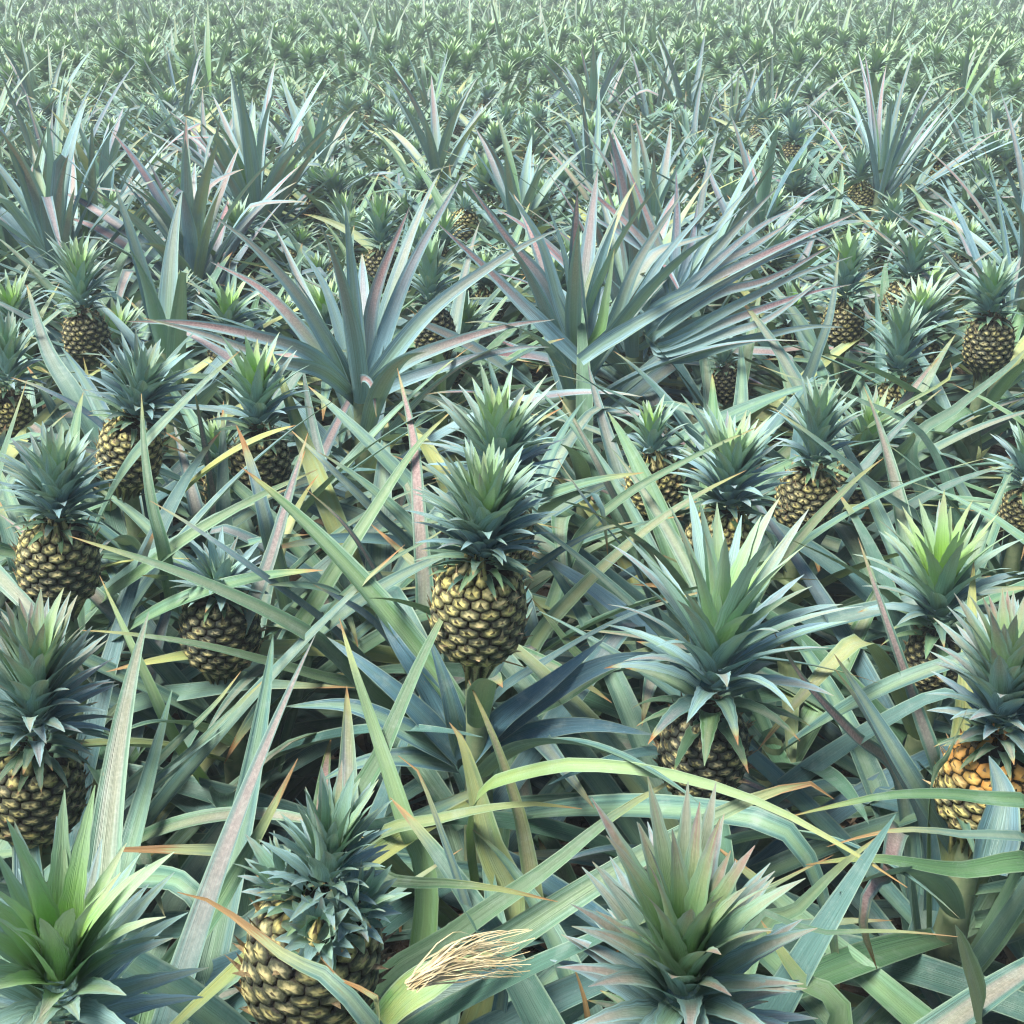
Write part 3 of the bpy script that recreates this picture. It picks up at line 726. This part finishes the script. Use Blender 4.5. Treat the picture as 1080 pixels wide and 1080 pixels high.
G_FRUIT = "fruiting pineapple plants filling the field"
G_LEAFY = "leafy pineapple plants without visible fruit"
for i, h in enumerate(hero_data):
    r = np.random.default_rng(100 + i)
    near = h['d'] < 2.9
    foot = h['Pc'] - h['fax'] * h['FH'] * .5
    xy = (foot[0], foot[1])
    root = thing('pineapple_plant', h['label'], 'pineapple plant', (xy[0], xy[1], 0), G_FRUIT)
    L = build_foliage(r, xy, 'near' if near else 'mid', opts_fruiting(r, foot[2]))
    add_custom(L, i, xy)
    part('foliage', L.mesh('hero_foliage'), root)
    part('stalk', tube_mesh('stalk', [(0, 0, .02), (0, 0, foot[2] * .5), (0, 0, foot[2] * .8), (0, 0, foot[2] + .01)], [.028, .024, .017, .016], M_STALK), root)
    fr = part('fruit', gen_fruit(r, h['dia'], h['FH'], h['ripe'][0], h['ripe'][1], orange=h['opt'].get('orange', 0), name='fruit', rings=5 if near else 3), root, (0, 0, foot[2]), quat_to(h['fax'], r.random() * 6.28))
    bpy.context.view_layer.update()
    co = {k: v for k, v in h['co'].items() if k != 'green'}
    ck = Leaves(); gen_crown(r, H=h['CH'], W=h['CW'], out=ck, seg=13 if near else 7, msec=5 if near else 3, **co)
    # crown sits on the fruit: express its world placing in the fruit's frame
    qf = quat_to(h['fax'], 0)
    fq = fr.rotation_quaternion
    topl = Vector((0, 0, h['FH'] * .95))
    crown_rot = fq.inverted() @ quat_to(h['ax'], r.random() * 6.28)
    part('crown', ck.mesh('crown'), fr, topl, crown_rot)
    if h['opt'].get('side'):
        for a, tl, hh in ((2.8, .55, .07), (5.9, .7, .075), (4.9, .8, .055)):
            ck = Leaves(); gen_crown(r, n=34, H=hh, W=.046, bright=.3, out=ck, seg=9)
            off = np.array([math.cos(a), math.sin(a), 0]) * .022 + np.array([0, -.002, h['FH'] * .93])
            dv = norm(np.array([math.cos(a) * tl, math.sin(a) * tl, 1.0]))
            w = fq.inverted() @ Vector(tuple(off - np.array([0, 0, h['FH'] * .93]))) + topl
            part('side_crown', ck.mesh('side_crown'), fr, w, fq.inverted() @ quat_to(dv, 0))

# the shredded, straw coloured end of one torn leaf at the lower middle
rs = np.random.default_rng(91)
nS = 90
p0 = np.stack([at_depth(428 + 12 * rs.random(), 1046 - 10 * k / nS - 4 * rs.random(), .835) for k in range(nS)])
p1 = np.stack([at_depth(505 + 62 * rs.random(), 985 + 46 * rs.random(), .835 + .03 * rs.random()) for k in range(nS)])
tt = np.linspace(0, 1, 9)[None, :, None]
Cs = p0[:, None] * (1 - tt) + p1[:, None] * tt + np.sin(tt * np.pi) * np.array([0, 0, 1]) * rs.uniform(.0, .02, (nS, 1, 1)) + np.cumsum(rs.normal(0, .0011, (nS, 9, 3)), 1)
hx = hero_data[6]; foot6 = hx['Pc'] - hx['fax'] * hx['FH'] * .5
Cs = Cs - np.array([foot6[0], foot6[1], 0])
Ps, Us, Vs = blade_surface(Cs, rs.uniform(.0006, .0016, nS), np.full(nS, .5), rs.normal(0, .8, nS), 3, upv=(0, -.5, .85))
st_o = part('torn_leaf_end', make_mesh('torn_leaf_end', Ps.reshape(-1, 3), grid_faces(nS, 9, 3), None, [M_STRAW]), [o for o in bpy.data.objects if o.get('label') == hx['label']][0])
st_o['label'] = "shredded straw coloured end of a torn leaf"

for i, h in enumerate(fan_data):
    r = np.random.default_rng(300 + i)
    P = h['P']
    root = thing('leafy_pineapple_plant', h['label'], 'pineapple plant', (P[0], P[1], 0), G_LEAFY)
    Ln = max(.45, (h['h'] ** 2 + (h['w'] * (.35 if h['w'] < h['h'] * .9 else .6)) ** 2) ** .5 * 1.12)
    o = dict(n=h['n'], el=(14 if h['w'] < h['h'] * .9 else 2, 76), length=Ln, width=.066 if h['n'] != 54 else .044, z0=.20, z1=.54, fruiting=False, purple=h['tint'][0] * 1.15, green=h['tint'][1] - .95, yellow=.04, droop=(.25, .95), dry=.12,
             lean=None if h['lean'] is None else (R_(h['lean'][0]), h['lean'][1]))
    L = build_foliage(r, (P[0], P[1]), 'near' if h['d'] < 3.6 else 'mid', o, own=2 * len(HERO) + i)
    add_custom(L, 'fan%d' % i, (P[0], P[1]))
    part('foliage', L.mesh('fan_foliage'), root)
    part('stalk', tube_mesh('stalk', [(0, 0, .01), (0, 0, .28), (0, 0, .54)], [.035, .03, .02], M_STALK), root)

# ------------------------------------------------------------------ the rest of the field
cand = []
r = np.random.default_rng(5)
def half(y): return .47 * (.89 * y + .42)
cell = .24
taken = {}
def free(x, y, rad):
    a, b = int(x // .4), int(y // .4)
    for da in (-1, 0, 1):
        for db in (-1, 0, 1):
            for (px, py, pr) in taken.get((a + da, b + db), ()):
                if (px - x) ** 2 + (py - y) ** 2 < max(rad, pr) ** 2: return False
    return True
def take(x, y, rad): taken.setdefault((int(x // .4), int(y // .4)), []).append((x, y, rad))
for p in plants: take(*p)
YMAX = 34.0
for k in range(90000):
    y = .40 + (YMAX - .4) * r.random() ** .75
    hw = half(y) + .9
    x = r.uniform(-hw, hw)
    rad = .27 if y < 9 else .27 + (y - 9) * .009
    if y < 1.1 and abs(x) < .46: continue                 # the camera stands here, over the nearest plants
    if free(x, y, rad): take(x, y, rad); cand.append((x, y))
cand.sort(key=lambda p: math.hypot(p[0], p[1]))
indiv = []; rest = []
for p in cand:
    inview = abs(p[0]) < half(p[1]) + .12
    (indiv if inview and len(indiv) < 300 - len(HERO) - len(FANS) else rest).append(p)

# shared pieces for the plants farther off
SH_FOL = []; SH_LEAFY = []; SH_CROWN = []; SH_FRUIT = []
for k in range(9):
    rk = np.random.default_rng(500 + k)
    so = opts_fruiting(rk, .46); so.update(el=(2, 46), length=so['length'] * .92, n=26)
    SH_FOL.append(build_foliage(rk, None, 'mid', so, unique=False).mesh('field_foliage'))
for k in range(5):
    rk = np.random.default_rng(520 + k)
    SH_LEAFY.append(build_foliage(rk, None, 'mid', opts_leafy(rk), unique=False).mesh('field_fan'))
for k in range(12):
    rk = np.random.default_rng(540 + k)
    c = Leaves(); gen_crown(rk, n=int(rk.integers(60, 80)), H=rk.uniform(.15, .20), W=rk.uniform(.20, .26), bright=rk.uniform(.7, 1.2), purple=rk.uniform(0, .3), seg=7, msec=3, out=c, long=rk.choice([0, 0, .5]), teeth=.1)
    SH_CROWN.append(c.mesh('field_crown'))
for k in range(7):
    rk = np.random.default_rng(560 + k)
    SH_FRUIT.append((gen_fruit(rk, .105, .128, [.1, .3, .45, .6, .2, .8, .05][k], .35, rings=3, name='field_fruit'), .128))
stalk_me = tube_mesh('field_stalk', [(0, 0, .02), (0, 0, .2), (0, 0, .36), (0, 0, .43)], [.028, .024, .018, .016], M_STALK)

marks = [(h['Pc'][0], h['Pc'][1], h['label'][15:] if False else None, i) for i, h in enumerate(hero_data)]
MARK = {0: "the golden middle fruit", 2: "the round fruit by the left edge", 4: "the pink tipped crown at the left edge", 8: "the orange ripe fruit", 9: "the largest spreading crown",
        10: "the yellow fruit", 12: "the yellow green crown", 13: "the blue cone crown", 14: "the slim scaly fruit", 15: "the dark blue round crown", 16: "the small leaning fruit", 17: "the dark bushy crown",
        18: "the lime tipped crown", 24: "the small golden fruit", 22: "the small fruit beside the dome", 6: "the fruit with side crowns", 21: "the tiny tufted crown", 29: "the sliver of fruit at the right edge", 3: "the low flat crown"}
FMARK = ["the big pale fan", "the fan with the purple leaf", "the wide sweeping fan", "the dense leafy dome", "the pink tinged fan", "the bright green leafy plant", "the upright pale top fan",
         "the blue leafy plant at left", "the slim upright fan", "the small reddish fan", "the arching fan at right", "the broad leafed plant", "the pale upright rear fan", "the blue green fan at upper left", "the pale upper left plant", "the short leafy plant"]
marks = [(hero_data[i]['Pc'][0], hero_data[i]['Pc'][1], t) for i, t in MARK.items()] + [(f['P'][0], f['P'][1], t) for f, t in zip(fan_data, FMARK)]
ORD = ["", "second ", "third ", "fourth ", "fifth ", "sixth ", "seventh ", "eighth ", "ninth ", "tenth ", "eleventh ", "twelfth "]
counter = {}
def where(x, y):
    """a phrase that places a plant by the landmark nearest to it"""
    vx, vy = x / max(y, .3), math.log(max(y, .3))
    best = min(marks, key=lambda m: ((m[0] / m[1]) - vx) ** 2 * 4 + (math.log(m[1]) - vy) ** 2)
    dx = (x / y - best[0] / best[1]) * 2.2; dy = math.log(y) - math.log(best[1])
    a = math.degrees(math.atan2(dy, dx)) % 360
    names = ["to the right of", "behind and right of", "behind and slightly right of", "directly behind", "behind and left of", "to the left of", "in front and left of", "in front of", "in front and right of"]
    if a < 20 or a >= 340: k = 0
    elif a < 55: k = 1
    elif a < 80: k = 2
    elif a < 105: k = 3
    elif a < 160: k = 4
    elif a < 205: k = 5
    elif a < 250: k = 6
    elif a < 290: k = 7
    else: k = 8
    key = (best[2], k)
    c = counter.get(key, 0); counter[key] = c + 1
    return (ORD[c] if c < len(ORD) else "more distant "), names[k], best[2]

def place_plant(x, y, i):
    rk = np.random.default_rng(1000 + i)
    dist = math.hypot(x, y)
    leafy = rk.random() < (.10 if dist > 2.2 else .35)
    sc = rk.uniform(.88, 1.08) * (1.0 if dist < 5 else .97)
    o_, rel, mk = where(x, y)
    if leafy or dist < 2.35:
        root = thing('leafy_pineapple_plant', f"{o_}fruitless leafy plant {rel} {mk}", 'pineapple plant', (x, y, 0), G_LEAFY)
        if dist < 2.6:
            part('foliage', build_foliage(rk, (x, y), 'near', opts_fruiting(rk, .44)).mesh('near_fan'), root)
        else:
            root.rotation_euler.z = rk.random() * 6.28; root.scale = (sc,) * 3
            part('foliage', SH_LEAFY[int(rk.integers(len(SH_LEAFY)))], root)
        part('stalk', stalk_me, root).scale = (1, 1, .7)
        return
    ci = int(rk.integers(len(SH_CROWN))); fi = int(rk.integers(len(SH_FRUIT)))
    root = thing('pineapple_plant', f"{o_}crowned pineapple plant {rel} {mk}", 'pineapple plant', (x, y, 0), G_FRUIT)
    if dist < 2.6:
        zf = .43
        part('foliage', build_foliage(rk, (x, y), 'near', opts_fruiting(rk, zf)).mesh('near_foliage'), root)
    else:
        root.rotation_euler.z = rk.random() * 6.28; root.scale = (sc,) * 3
        part('foliage', SH_FOL[int(rk.integers(len(SH_FOL)))], root)
    st = part('stalk', stalk_me, root)
    fm, fh = SH_FRUIT[fi]
    low = rk.uniform(-.20, -.06)
    st.scale = (1, 1, (.43 + low) / .43)
    tilt = norm(np.array([rk.normal(0, .12), rk.normal(0, .12), 1.0]))
    fr = part('fruit', fm, root, (0, 0, .43 + low), quat_to(tilt, rk.random() * 6.28))
    fr.scale = (rk.uniform(.85, 1.05),) * 3
    cr = part('crown', SH_CROWN[ci], fr, (0, 0, fh * .95), quat_to(norm(np.array([rk.normal(0, .08), rk.normal(0, .08), 1.0])), rk.random() * 6.28))
    s = rk.uniform(.85, 1.12); cr.scale = (s, s, s * rk.uniform(.9, 1.1))
for i, (x, y) in enumerate(indiv): place_plant(x, y, i)

# everything farther off: one mass of small plants
far_var = []
for k in range(8):
    rk = np.random.default_rng(800 + k)
    L = Leaves()
    M = np.eye(4); M[2, 3] = .56
    if k < 7:
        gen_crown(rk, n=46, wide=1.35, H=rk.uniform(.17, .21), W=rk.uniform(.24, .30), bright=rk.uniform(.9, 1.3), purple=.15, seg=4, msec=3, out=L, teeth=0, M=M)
        o = opts_fruiting(rk, .46); o['n'] = 13; o['length'] *= .85; o['el'] = (2, 42); o['width'] *= 1.1
    else:
        o = opts_leafy(rk); o['n'] = 26
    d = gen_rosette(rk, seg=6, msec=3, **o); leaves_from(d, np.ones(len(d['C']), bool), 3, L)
    far_var.append((np.concatenate(L.P), np.concatenate(L.Q), np.concatenate(L.A), np.concatenate(L.B)))
def mass(name, label, spots):
    V = []; Q = []; A = []; B = []; k = 0
    rk = np.random.default_rng(77)
    for (x, y) in spots:
        P, q, a, b = far_var[int(rk.integers(7)) if rk.random() > .13 else 7]
        th = rk.random() * 6.28; s = rk.uniform(.78, 1.16); c, sn = math.cos(th) * s, math.sin(th) * s
        V.append(np.stack([P[:, 0] * c - P[:, 1] * sn + x, P[:, 0] * sn + P[:, 1] * c + y, P[:, 2] * s], -1).astype(np.float32))
        Q.append((q + k).astype(np.int32)); k += len(P)
        a2 = a.copy(); a2[:, 3] = np.clip(a2[:, 3] * 1.0 + .20, 0, 1); a2[:, 2] = (a2[:, 2] + rk.random()) % 1; b2 = b.copy(); b2[:, 2] = np.clip(b2[:, 2] + rk.normal(0, .15), 0, 1)  # far leaves lifted toward pale lime: haze brightness put into the leaf colour
        A.append(a2.astype(np.float32)); B.append(b2.astype(np.float32))
    me = make_mesh(name, np.concatenate(V), np.concatenate(Q), None, [M_LEAF], np.concatenate(A), np.concatenate(B))
    o = bpy.data.objects.new(name, me); COL.objects.link(o)
    o['kind'] = 'stuff'; o['label'] = label; o['category'] = 'crop'
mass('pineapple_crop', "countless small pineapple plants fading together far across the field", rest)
print("individual plants", len(indiv) + len(HERO) + len(FANS), "mass", len(rest))

# ------------------------------------------------------------------ ground, litter
g_n = 61
gx = np.linspace(-1, 1, g_n); gx = np.sign(gx) * (np.abs(gx) ** 3) * 600
XX, YY = np.meshgrid(gx, gx)
ZZ = np.where(np.hypot(XX, YY) < 30, .02 * np.sin(XX * 2.1 + 1) * np.cos(YY * 1.7), 0) - .02
soil = bpy.data.objects.new('ground', make_mesh('ground', np.stack([XX, YY, ZZ], -1).reshape(-1, 3), grid_faces(1, g_n, g_n), None, [M_SOIL])); COL.objects.link(soil)
soil['kind'] = 'structure'; soil['label'] = "dark brown soil under the pineapple plants"; soil['category'] = 'ground'
rl = np.random.default_rng(60)
nL = 900
yy = rl.uniform(.4, 4.5, nL); xx = rl.uniform(-1, 1, nL) * (.47 * (.89 * yy + .42) + .3)
C = centre_lines(np.stack([xx, yy, rl.uniform(.005, .06, nL)], -1), rl.uniform(0, 6.28, nL), rl.normal(.08, .12, nL), rl.uniform(.2, .5, nL), rl.uniform(.1, .5, nL), rl.normal(0, .7, nL), 8)
C[..., 2] = np.maximum(C[..., 2], .008)
P, U, V = blade_surface(C, rl.uniform(.012, .03, nL), rl.uniform(.4, 1.4, nL), rl.normal(0, .8, nL), 3)
lit = bpy.data.objects.new('leaf_litter', make_mesh('leaf_litter', P.reshape(-1, 3), grid_faces(nL, 8, 3), None, [M_LITTER])); COL.objects.link(lit)
lit['kind'] = 'stuff'; lit['label'] = "brown dead leaves lying on the soil between the plants"; lit['category'] = 'dead leaves'

# ------------------------------------------------------------------ hazy air over the field
def haze_box():
    x, y0, z0, z1 = 640, 640, -1.4, 1.75
    V = [(-x, -y0, z0), (x, -y0, z0), (x, y0, z0), (-x, y0, z0), (-x, -y0, z1), (x, -y0, z1), (x, y0, z1), (-x, y0, z1)]
    Qd = [(3, 2, 1, 0), (4, 5, 6, 7), (0, 1, 5, 4), (1, 2, 6, 5), (2, 3, 7, 6), (3, 0, 4, 7)]
    m, nt, _, _ = nodes_of("hazy_air")
    out = nt.nodes.new('ShaderNodeOutputMaterial'); vol = nt.nodes.new('ShaderNodeVolumePrincipled')
    vol.inputs['Color'].default_value = (.80, .88, .92, 1); vol.inputs['Density'].default_value = HAZE
    nt.links.new(vol.outputs[0], out.inputs['Volume'])
    o = bpy.data.objects.new('haze', make_mesh('haze', V, Qd, None, [m])); COL.objects.link(o)
    o['kind'] = 'stuff'; o['label'] = "thin pale haze lying over the far field"; o['category'] = 'haze'
HAZE = .008
haze_box()

# ------------------------------------------------------------------ light
SUN_EL, SUN_AZ = R_(63), R_(-110)        # azimuth measured from +Y (view direction), positive to the right
w = bpy.data.worlds.new("World"); S.world = w; w.use_nodes = True
nt = w.node_tree; nt.nodes.clear()
sky = nt.nodes.new('ShaderNodeTexSky'); sky.sky_type = 'NISHITA'; sky.sun_disc = False
sky.sun_elevation = SUN_EL; sky.sun_rotation = SUN_AZ; sky.air_density = 1.0; sky.dust_density = 1.2; sky.ozone_density = 1.0
bg = nt.nodes.new('ShaderNodeBackground'); bg.inputs[1].default_value = .09
wo = nt.nodes.new('ShaderNodeOutputWorld')
nt.links.new(sky.outputs[0], bg.inputs[0]); nt.links.new(bg.outputs[0], wo.inputs[0])
sl = bpy.data.lights.new('sun', 'SUN'); sl.energy = 5.0; sl.angle = R_(28); sl.color = (1.0, .96, .86)
so = bpy.data.objects.new('sun', sl); COL.objects.link(so)
dirv = Vector((math.sin(SUN_AZ) * math.cos(SUN_EL), math.cos(SUN_AZ) * math.cos(SUN_EL), math.sin(SUN_EL)))
so.rotation_mode = 'QUATERNION'; so.rotation_quaternion = dirv.to_track_quat('Z', 'Y')
so.location = (0, 0, 12)

S.view_settings.view_transform = 'Standard'; S.view_settings.look = 'None'; S.view_settings.gamma = 1; S.view_settings.exposure = 1.36
S.cycles.use_denoising = True
S.cycles.use_adaptive_sampling = True; S.cycles.adaptive_threshold = .03
S.cycles.max_bounces = 4; S.cycles.diffuse_bounces = 2; S.cycles.glossy_bounces = 2; S.cycles.transmission_bounces = 3
S.render.film_transparent = False
S.cycles.pixel_filter_type = 'BLACKMAN_HARRIS'; S.cycles.filter_width = 1.2
